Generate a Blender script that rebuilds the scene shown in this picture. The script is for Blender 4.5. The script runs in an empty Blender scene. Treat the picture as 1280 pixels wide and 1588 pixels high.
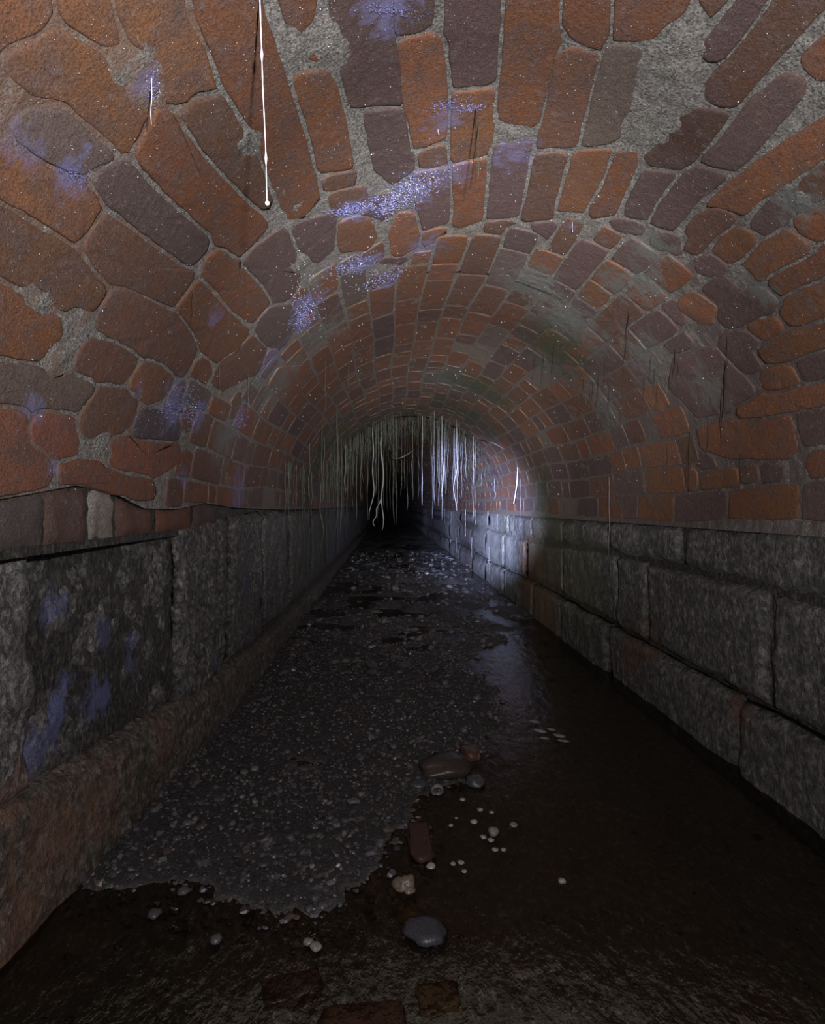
import bpy, math, random
import numpy as np
from mathutils import Vector
C = bpy.context.scene.collection
random.seed(7); rng = np.random.default_rng(7)
PI = math.pi
# ------------------------------------------------------------ camera
F = 880.0; U0, V0 = 600.0, 785.0          # focal length and vanishing point of the tunnel, in photo pixels
EYE = 0.58                                 # eye height = springing height of the vault
cd = bpy.data.cameras.new('camera'); cam = bpy.data.objects.new('camera', cd); C.objects.link(cam)
cam.location = (0, 0, EYE); cam.rotation_euler = (PI/2, 0, 0)
cd.sensor_fit = 'HORIZONTAL'; cd.sensor_width = 36; cd.lens = F/1280*36
cd.shift_x = (640-U0)/1280; cd.shift_y = -(794-V0)/1280
cd.clip_start = 0.01; cd.clip_end = 60
bpy.context.scene.camera = cam
# ------------------------------------------------------------ world, lights, exposure
sc = bpy.context.scene
w = bpy.data.worlds.new('world'); sc.world = w; w.use_nodes = True
w.node_tree.nodes['Background'].inputs[0].default_value = (0.6, 0.7, 1, 1)
w.node_tree.nodes['Background'].inputs[1].default_value = 0.002
def spot(name, loc, aim, energy, cone, blend, col, rad=0.02):
    l = bpy.data.lights.new(name, 'SPOT'); l.energy = energy; l.spot_size = math.radians(cone)
    l.spot_blend = blend; l.color = col; l.shadow_soft_size = rad
    o = bpy.data.objects.new(name, l); C.objects.link(o); o.location = loc
    o.rotation_euler = (Vector(aim)-Vector(loc)).to_track_quat('-Z', 'Y').to_euler()
    return o
TORCH = (0.075, -0.03, EYE+0.10)
WARM = (1.0, 0.955, 0.96); COOL = (0.52, 0.58, 1.0)
pl = bpy.data.lights.new('lamp_spill', 'POINT'); pl.energy = 4.6; pl.shadow_soft_size = 0.012; pl.color = (1, .96, 1)
po = bpy.data.objects.new('lamp_spill', pl); C.objects.link(po); po.location = TORCH
spot('lamp_flood', TORCH, (0.20, 3, EYE+1.0), 9.0, 105, 1.0, WARM, 0.012)
spot('lamp_beam', TORCH, (0.26, 3, EYE+0.48), 50, 54, 1.0, WARM, 0.012)
spot('lamp_core', TORCH, (0.27, 3, EYE+0.20), 165, 28, 1.0, WARM, 0.012)
spot('torch_cool', (-0.08, 0.0, EYE-0.02), (0.79, 5.3, EYE-0.06), 1650, 17, 1.0, COOL, 0.01)
sc.view_settings.view_transform = 'Standard'; sc.view_settings.look = 'None'
sc.view_settings.exposure = 1.72; sc.view_settings.gamma = 1.0; sc.view_settings.use_curve_mapping = False

# ------------------------------------------------------------ geometry of the tunnel
R, CX = 0.62, 0.17
XR = 0.79
LIP = 3.9
def vault(u, v):
    """photo pixel -> (theta, Y) on the brick vault"""
    dx, dz = (u-U0)/F, (V0-v)/F
    a = dx*dx+dz*dz; b = -2*CX*dx; c = CX*CX-R*R
    t = (-b+math.sqrt(b*b-4*a*c))/(2*a)
    return math.atan2(dz*t, dx*t-CX), t
def vpos(th, y, r=R): return (CX+r*math.cos(th), y, EYE+r*math.sin(th))
def vpx(u, v, r=R):
    th, y = vault(u, v); return Vector(vpos(th, y, r))
def wallp(u, v, X):
    y = F*X/(u-U0); return Vector((X, y, EYE-(v-V0)*y/F))
def leftp(u, v, off=-.03):
    X = -.45
    for _ in range(8): X = float(xleft(F*X/(u-U0)))+off
    return wallp(u, v, X)
def ground(u, v, z=0.0):
    y = F*(EYE-z)/(v-V0); return Vector(((u-U0)*y/F, y, z))
def xleft(y):
    return -0.44-0.06*np.clip((1.3-y)/0.6, 0, 1.2)
def project(p):
    return U0+F*p[0]/p[1], V0-F*(p[2]-EYE)/p[1]

# ------------------------------------------------------------ numpy value noise
def _h(ix, iy, iz, s):
    n = (ix.astype(np.int64)*374761393+iy.astype(np.int64)*668265263+iz.astype(np.int64)*1274126177+s*974634777) & 0x7fffffff
    n = ((n ^ (n >> 13))*1274126177) & 0x7fffffff
    return ((n ^ (n >> 16)) & 0xffff)/65535.0
def vnoise(x, y, z, s=0):
    x, y, z = np.broadcast_arrays(np.asarray(x, float), np.asarray(y, float), np.asarray(z, float))
    ix, iy, iz = np.floor(x), np.floor(y), np.floor(z)
    fx, fy, fz = x-ix, y-iy, z-iz
    fx, fy, fz = [f*f*(3-2*f) for f in (fx, fy, fz)]
    ix, iy, iz = [i.astype(np.int64) for i in (ix, iy, iz)]
    r = 0
    for a in (0, 1):
        for b in (0, 1):
            for c in (0, 1):
                r = r+_h(ix+a, iy+b, iz+c, s)*(fx if a else 1-fx)*(fy if b else 1-fy)*(fz if c else 1-fz)
    return r*2-1
def fbm(x, y, z, o=3, s=0):
    r = 0; a = 1; t = 0
    for k in range(o):
        r = r+a*vnoise(x*2**k, y*2**k, z*2**k, s+k); t += a; a *= .5
    return r/t

# ------------------------------------------------------------ mesh helpers
def mesh_obj(name, V, Fc, mat, parent=None, smooth=True, col=None):
    me = bpy.data.meshes.new(name)
    me.from_pydata([tuple(p) for p in V] if not isinstance(V, np.ndarray) else V.tolist(), [], Fc if isinstance(Fc, list) else Fc.tolist())
    if smooth: me.polygons.foreach_set('use_smooth', [True]*len(me.polygons))
    if col is not None:
        at = me.color_attributes.new('col', 'FLOAT_COLOR', 'POINT')
        c = np.ones((len(me.vertices), 4)); c[:, :3] = col
        at.data.foreach_set('color', c.ravel())
    me.materials.append(mat); me.update()
    o = bpy.data.objects.new(name, me); C.objects.link(o)
    if parent: o.parent = parent
    return o
def gridfaces(n, m):
    i, j = np.meshgrid(np.arange(n-1), np.arange(m-1), indexing='ij')
    a = (i*m+j).ravel()
    return np.stack([a, a+1, a+m+1, a+m], 1)
def tag(o, label, cat, group=None, kind=None):
    o['label'] = label; o['category'] = cat
    if group: o['group'] = group
    if kind: o['kind'] = kind
    return o
class MB:
    def __init__(s): s.v = []; s.f = []; s.c = []
    def add(s, V, Fc, col=None):
        b = len(s.v); s.v += [tuple(p) for p in V]; s.f += [tuple(i+b for i in f) for f in Fc]
        if col is not None: s.c += [tuple(col)]*len(V)
    def build(s, name, mat, parent=None, smooth=True):
        return mesh_obj(name, s.v, s.f, mat, parent, smooth, np.array(s.c) if s.c else None)

# ------------------------------------------------------------ materials
def newmat(name):
    m = bpy.data.materials.new(name); m.use_nodes = True
    return m, m.node_tree, m.node_tree.nodes['Principled BSDF']
def nd(t, ty, **k):
    n = t.nodes.new(ty)
    for a, b in k.items(): setattr(n, a, b)
    return n
def noise(t, vec, scale, detail=4, rough=.6):
    n = nd(t, 'ShaderNodeTexNoise'); n.inputs['Scale'].default_value = scale
    n.inputs['Detail'].default_value = detail; n.inputs['Roughness'].default_value = rough
    if vec is not None: t.links.new(vec, n.inputs['Vector'])
    return n.outputs['Fac']
def ramp(t, fac, a, b, c0=(0,0,0,1), c1=(1,1,1,1)):
    r = nd(t, 'ShaderNodeValToRGB'); e = r.color_ramp.elements
    e[0].position = a; e[0].color = c0; e[1].position = b; e[1].color = c1
    t.links.new(fac, r.inputs[0]); return r.outputs[0]
def mix(t, fac, a, b, mode='MIX'):
    n = nd(t, 'ShaderNodeMix', data_type='RGBA', blend_type=mode)
    for s, v in ((n.inputs[0], fac), (n.inputs[6], a), (n.inputs[7], b)):
        if hasattr(v, 'is_linked'): t.links.new(v, s)
        elif isinstance(v, (int, float)): s.default_value = v
        else: s.default_value = (*v, 1) if len(v) == 3 else v
    return n.outputs[2]
def math_(t, op, a, b=None, clamp=False):
    n = nd(t, 'ShaderNodeMath', operation=op); n.use_clamp = clamp
    for s, v in ((n.inputs[0], a), (n.inputs[1], b)):
        if v is None: continue
        if hasattr(v, 'is_linked'): t.links.new(v, s)
        else: s.default_value = v
    return n.outputs[0]
def bump(t, bsdf, h, strength, dist, prev=None):
    b = nd(t, 'ShaderNodeBump'); b.inputs['Strength'].default_value = strength; b.inputs['Distance'].default_value = dist
    t.links.new(h, b.inputs['Height'])
    if prev is not None: t.links.new(prev, b.inputs['Normal'])
    t.links.new(b.outputs[0], bsdf.inputs['Normal']); return b.outputs[0]
def position(t, scale=None):
    g = nd(t, 'ShaderNodeNewGeometry').outputs['Position']
    if scale:
        m = nd(t, 'ShaderNodeMapping'); m.inputs['Scale'].default_value = scale
        t.links.new(g, m.inputs['Vector']); return m.outputs[0]
    return g
def stains(t, col, blobs, streak=(1, 1, .35)):
    """mineral stains: world-space patches with a ragged edge"""
    P = position(t); n1 = noise(t, position(t, (1, 1, .5)), 38, 5, .7)
    groups = {}
    for (p, r, c, s) in blobs: groups.setdefault((c, s), []).append((p, r))
    for (c, s), L in groups.items():
        acc = None
        for p, r in L:
            d = nd(t, 'ShaderNodeVectorMath', operation='SUBTRACT'); t.links.new(P, d.inputs[0]); d.inputs[1].default_value = p
            m = nd(t, 'ShaderNodeVectorMath', operation='MULTIPLY'); t.links.new(d.outputs[0], m.inputs[0]); m.inputs[1].default_value = (1/r, .8/r, .8/r)
            l = nd(t, 'ShaderNodeVectorMath', operation='LENGTH'); t.links.new(m.outputs[0], l.inputs[0])
            k = math_(t, 'SUBTRACT', 1.0, l.outputs['Value'], True)
            acc = k if acc is None else math_(t, 'MAXIMUM', acc, k)
        f = math_(t, 'ADD', math_(t, 'MULTIPLY', acc, 1.2), math_(t, 'MULTIPLY', math_(t, 'SUBTRACT', n1, .5), 3.4))
        f = math_(t, 'MULTIPLY', math_(t, 'MULTIPLY', math_(t, 'SUBTRACT', f, .35, True), 1.7, True), math_(t, 'MULTIPLY', math_(t, 'GREATER_THAN', acc, .001), s))
        col = mix(t, f, col, c)
    return col
LAV = (.20, .20, .37); GREY = (.16, .17, .16); MOSS = (.05, .065, .03)
BL = []
for (u, v, r, s) in [(600,12,.07,.85),(690,185,.06,.6),(640,300,.10,.9),(560,325,.08,.8),(560,410,.09,.9),(600,440,.07,.9),
        (480,470,.10,.85),(470,500,.08,.7),(115,270,.05,.8),(225,130,.04,.6),(35,230,.05,.5),(330,490,.05,.6),(270,630,.09,.9),(310,640,.07,.7),
        (370,650,.10,.6),(285,740,.06,.6),(50,630,.04,.7),(370,760,.15,.6),(420,560,.12,.5),(800,240,.08,.6),(700,265,.08,.5),(660,380,.10,.55),(885,350,.03,.8),(85,730,.03,.6),(215,610,.04,.5)]:
    p = vpx(u, v); BL.append((tuple(p), r*.72, LAV, s*.85))
for (u, v, r) in [(1000,440,.09),(960,440,.08),(830,440,.15),(880,500,.2),(1000,550,.12),(860,560,.18),(700,590,.3),(1100,600,.08),(1010,380,.07),
        (430,600,.16),(350,680,.12),(490,430,.06),(510,510,.12),(930,620,.16),(1180,450,.05),(1240,310,.05)]:
    p = vpx(u, v); BL.append((tuple(p), r, GREY, .75))
for (u, v, r) in [(500,700,.5),(560,665,.5),(650,645,.5),(720,640,.45),(740,600,.3),(860,540,.2),(840,770,.3)]:
    p = vpx(u, v); BL.append((tuple(p), r, MOSS, .7))

FILM = []
for (u, v, r) in [(60,120,.2),(50,230,.2),(190,170,.12),(200,420,.14),(110,350,.14),(40,690,.14),(210,670,.12),(330,330,.05),(30,20,.2),(300,60,.07),(330,480,.08),(250,500,.07)]:
    FILM.append((tuple(vpx(u, v)), r, (.21, .125, .085), .85))
for (u, v, r) in [(1150,620,.5),(1050,700,.5),(980,600,.45),(1240,560,.3),(1000,760,.5)]:
    FILM.append((tuple(vpx(u, v)), r, (.125, .10, .092), .85))
def mat_brick():
    m, t, b = newmat('old_brick')
    a = nd(t, 'ShaderNodeVertexColor', layer_name='col').outputs[0]
    P = position(t)
    n1 = noise(t, P, 26, 5, .65); n2 = noise(t, P, 420, 4, .7); n3 = noise(t, P, 95, 4, .7)
    c = mix(t, ramp(t, n1, .42, .68), a, mix(t, .75, a, (.135, .10, .095)))
    c = mix(t, ramp(t, n3, .56, .66), c, mix(t, .5, c, (.22, .20, .19)))
    c = mix(t, math_(t, 'MULTIPLY', ramp(t, n2, .35, .55, (1,1,1,1), (0,0,0,1)), .7), c, (.05, .03, .025))
    n9 = noise(t, P, 700, 3, .8)
    c = mix(t, math_(t, 'MULTIPLY', ramp(t, n9, .58, .70), .45), c, (.42, .33, .30))
    c = stains(t, c, BL)
    t.links.new(c, b.inputs['Base Color'])
    b.inputs['Roughness'].default_value = .62; b.inputs['Specular IOR Level'].default_value = .35
    p = bump(t, b, n3, .55, .004); bump(t, b, n2, .8, .0014, p)
    return m
def mat_mortar():
    m, t, b = newmat('lime_mortar')
    P = position(t)
    n1 = noise(t, P, 60, 5, .7); n2 = noise(t, P, 300, 4, .7)
    c = mix(t, ramp(t, n1, .3, .7), (.22, .215, .20), (.46, .45, .42))
    c = mix(t, ramp(t, n2, .35, .6, (1,1,1,1), (0,0,0,1)), c, (.07, .065, .055))
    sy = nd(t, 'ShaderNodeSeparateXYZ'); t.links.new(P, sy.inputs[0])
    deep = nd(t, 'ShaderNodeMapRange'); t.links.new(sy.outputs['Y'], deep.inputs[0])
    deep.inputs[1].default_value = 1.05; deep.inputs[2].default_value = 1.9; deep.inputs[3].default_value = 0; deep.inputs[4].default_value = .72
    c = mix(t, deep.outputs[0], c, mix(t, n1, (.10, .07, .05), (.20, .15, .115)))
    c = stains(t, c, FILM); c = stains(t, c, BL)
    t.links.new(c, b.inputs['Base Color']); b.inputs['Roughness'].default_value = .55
    p = bump(t, b, n1, .8, .006); bump(t, b, n2, .9, .0025, p)
    return m
SB = []   # stains on the stone walls
for (u, v, r, s) in [(95,1090,.045,.9),(150,1085,.05,.8),(90,940,.04,.6),(205,990,.03,.6),(320,1020,.04,.7),(205,1030,.03,.5),(370,900,.07,.5),(370,880,.06,.5),(160,980,.04,.4),(60,1150,.06,.6)]:
    p = leftp(u, v); SB.append((tuple(p), r*.95, (.20,.23,.50), s*.85))
for (u, v, r) in [(30,1230,.06),(60,1330,.12),(20,1420,.13),(150,1250,.09),(250,1150,.07),(100,1290,.1)]:
    p = leftp(u, v, 0); SB.append((tuple(p), r, (.21,.105,.06), .6))
for (u, v, r) in [(830,900,.35),(850,940,.3),(820,870,.2)]:
    p = wallp(u, v, XR); SB.append((tuple(p), r, (.26,.13,.05), .7))
for (u, v, r) in [(820,900,.25),(1010,1000,.1),(1160,1110,.08),(990,1010,.12)]:
    p = wallp(u, v, XR); SB.append((tuple(p), r, (.17,.075,.03), .55))
for (u, v, r) in [(860,820,.4),(900,900,.35),(840,860,.4),(780,820,.5)]:
    p = wallp(u, v, XR); SB.append((tuple(p), r, (.12,.125,.06), .55))
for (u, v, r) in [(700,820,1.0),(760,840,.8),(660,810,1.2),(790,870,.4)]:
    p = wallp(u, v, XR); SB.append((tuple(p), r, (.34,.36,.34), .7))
for (u, v, r) in [(500,800,.7),(470,870,.4)]:
    p = wallp(u, v, -.44); SB.append((tuple(p), r, (.075,.08,.04), .7))
def mat_stone(name, ca, cb, dark, pebble=150, stretch=.45):
    m, t, b = newmat(name)
    P = position(t, (1, 1, stretch))
    n1 = noise(t, position(t), 9, 5, .7); n2 = noise(t, P, pebble*1.9, 4, .75); n4 = noise(t, P, pebble*.55, 5, .75)
    vo = nd(t, 'ShaderNodeTexVoronoi', feature='SMOOTH_F1'); vo.inputs['Scale'].default_value = pebble
    t.links.new(P, vo.inputs['Vector'])
    c = mix(t, ramp(t, n1, .35, .65), ca, cb)
    vc = nd(t, 'ShaderNodeTexVoronoi', feature='F1'); vc.inputs['Scale'].default_value = pebble*.9; t.links.new(P, vc.inputs['Vector'])
    sp = nd(t, 'ShaderNodeSeparateColor'); t.links.new(vc.outputs['Color'], sp.inputs[0])
    c = mix(t, math_(t, 'MULTIPLY', ramp(t, sp.outputs[0], .45, .95), .55), c, tuple(x*2.0 for x in cb))
    c = mix(t, math_(t, 'MULTIPLY', ramp(t, sp.outputs[1], .5, .8), .6), c, dark)
    c = mix(t, math_(t, 'MULTIPLY', ramp(t, n4, .40, .60, (1,1,1,1), (0,0,0,1)), .85), c, dark)
    c = mix(t, math_(t, 'MULTIPLY', ramp(t, n2, .58, .68), .55), c, tuple(min(1, 2.0*x) for x in cb))
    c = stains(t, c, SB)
    t.links.new(c, b.inputs['Base Color']); b.inputs['Roughness'].default_value = .5
    p = bump(t, b, n4, 1.0, .012); p = bump(t, b, vo.outputs['Distance'], .5, .004, p); bump(t, b, n2, .7, .002, p)
    return m
def mat_simple(name, col, rough=.5, spec=.5, nscale=None, amount=.4, bdist=.001, alt=None, metal=0):
    m, t, b = newmat(name)
    if nscale:
        n = noise(t, position(t), nscale, 4, .7)
        t.links.new(mix(t, ramp(t, n, .35, .65), alt or tuple(x*amount for x in col), col), b.inputs['Base Color'])
        bump(t, b, n, .8, bdist)
    else: b.inputs['Base Color'].default_value = (*col, 1)
    b.inputs['Roughness'].default_value = rough; b.inputs['Specular IOR Level'].default_value = spec; b.inputs['Metallic'].default_value = metal
    return m
def mat_pebble(name='wet_pebble', rough=.28):
    m, t, b = newmat(name)
    a = nd(t, 'ShaderNodeVertexColor', layer_name='col').outputs[0]
    n = noise(t, position(t), 260, 4, .7)
    t.links.new(mix(t, ramp(t, n, .35, .65), mix(t, .6, a, (.012,.012,.012)), a), b.inputs['Base Color'])
    bump(t, b, n, .6, .001); b.inputs['Roughness'].default_value = rough
    return m
def mat_water():
    m, t, b = newmat('shallow_water'); t.nodes.remove(b)
    out = t.nodes['Material Output']
    tr = nd(t, 'ShaderNodeBsdfTransparent'); tr.inputs[0].default_value = (.84, .84, .76, 1)
    gl = nd(t, 'ShaderNodeBsdfGlossy'); gl.inputs['Roughness'].default_value = .12
    fr = nd(t, 'ShaderNodeFresnel'); fr.inputs['IOR'].default_value = 1.36
    n = noise(t, position(t, (1, .55, 1)), 36, 4, .6)
    bp = nd(t, 'ShaderNodeBump'); bp.inputs['Strength'].default_value = .6; bp.inputs['Distance'].default_value = .006
    t.links.new(n, bp.inputs['Height'])
    t.links.new(bp.outputs[0], gl.inputs['Normal']); t.links.new(bp.outputs[0], fr.inputs['Normal'])
    mx = nd(t, 'ShaderNodeMixShader'); t.links.new(fr.outputs[0], mx.inputs[0]); t.links.new(tr.outputs[0], mx.inputs[1]); t.links.new(gl.outputs[0], mx.inputs[2])
    t.links.new(mx.outputs[0], out.inputs['Surface'])
    return m
def mat_bed():
    m, t, b = newmat('silt_bed')
    n1 = noise(t, position(t), 14, 6, .75); n2 = noise(t, position(t, (1,.6,1)), 110, 5, .75)
    c = mix(t, ramp(t, n1, .35, .65), (.12, .112, .095), (.20, .185, .165))
    c = mix(t, ramp(t, n2, .52, .68), c, (.42, .42, .41))
    n5 = noise(t, position(t), 7, 3, .5)
    c = mix(t, math_(t, 'MULTIPLY', ramp(t, n5, .60, .70), .6), c, (.16, .085, .05))
    sz = nd(t, 'ShaderNodeSeparateXYZ'); t.links.new(position(t), sz.inputs[0])
    dry = nd(t, 'ShaderNodeMapRange'); t.links.new(sz.outputs['Z'], dry.inputs[0])
    dry.inputs[1].default_value = -.002; dry.inputs[2].default_value = .003; dry.inputs[3].default_value = 0; dry.inputs[4].default_value = .9
    c = mix(t, dry.outputs[0], c, mix(t, n2, (.012, .012, .013), (.075, .075, .082)))
    t.links.new(c, b.inputs['Base Color']); b.inputs['Roughness'].default_value = .42
    p = bump(t, b, n1, .6, .01); bump(t, b, n2, 1, .012, p)
    return m
M_BRICK = mat_brick(); M_MORTAR = mat_mortar()
M_STONE_L = mat_stone('rough_grit_stone', (.15,.147,.135), (.26,.25,.23), (.03,.03,.034), 150, .78)
M_STONE_P = mat_stone('pale_grit_stone', (.24,.235,.22), (.40,.39,.37), (.05,.05,.05), 150, .78)
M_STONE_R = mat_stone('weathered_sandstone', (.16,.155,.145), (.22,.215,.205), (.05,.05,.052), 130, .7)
M_FOOT = mat_stone('stained_footing', (.17,.14,.11), (.23,.205,.17), (.04,.036,.03), 130, .85)
M_WATER = mat_water(); M_BED = mat_bed(); M_PEB = mat_pebble()
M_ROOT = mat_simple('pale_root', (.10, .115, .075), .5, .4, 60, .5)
M_ROOTW = mat_simple('lit_root', (.26, .27, .28), .45, .5, 60, .6)  # whiter copy of the root colour, torchlight painted in
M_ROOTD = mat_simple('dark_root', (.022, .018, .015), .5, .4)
M_STRAND = mat_simple('white_slime_strand', (.85, .80, .92), .25, .6)
M_DEPO = mat_simple('lavender_crust', (.30, .31, .66), .22, .8, 200, .55, .002)  # white body colour stands in for the glints on the drops
M_DROP = mat_simple('droplet_white_glint', (.95, .96, 1.0), .3, 1.0)

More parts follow.
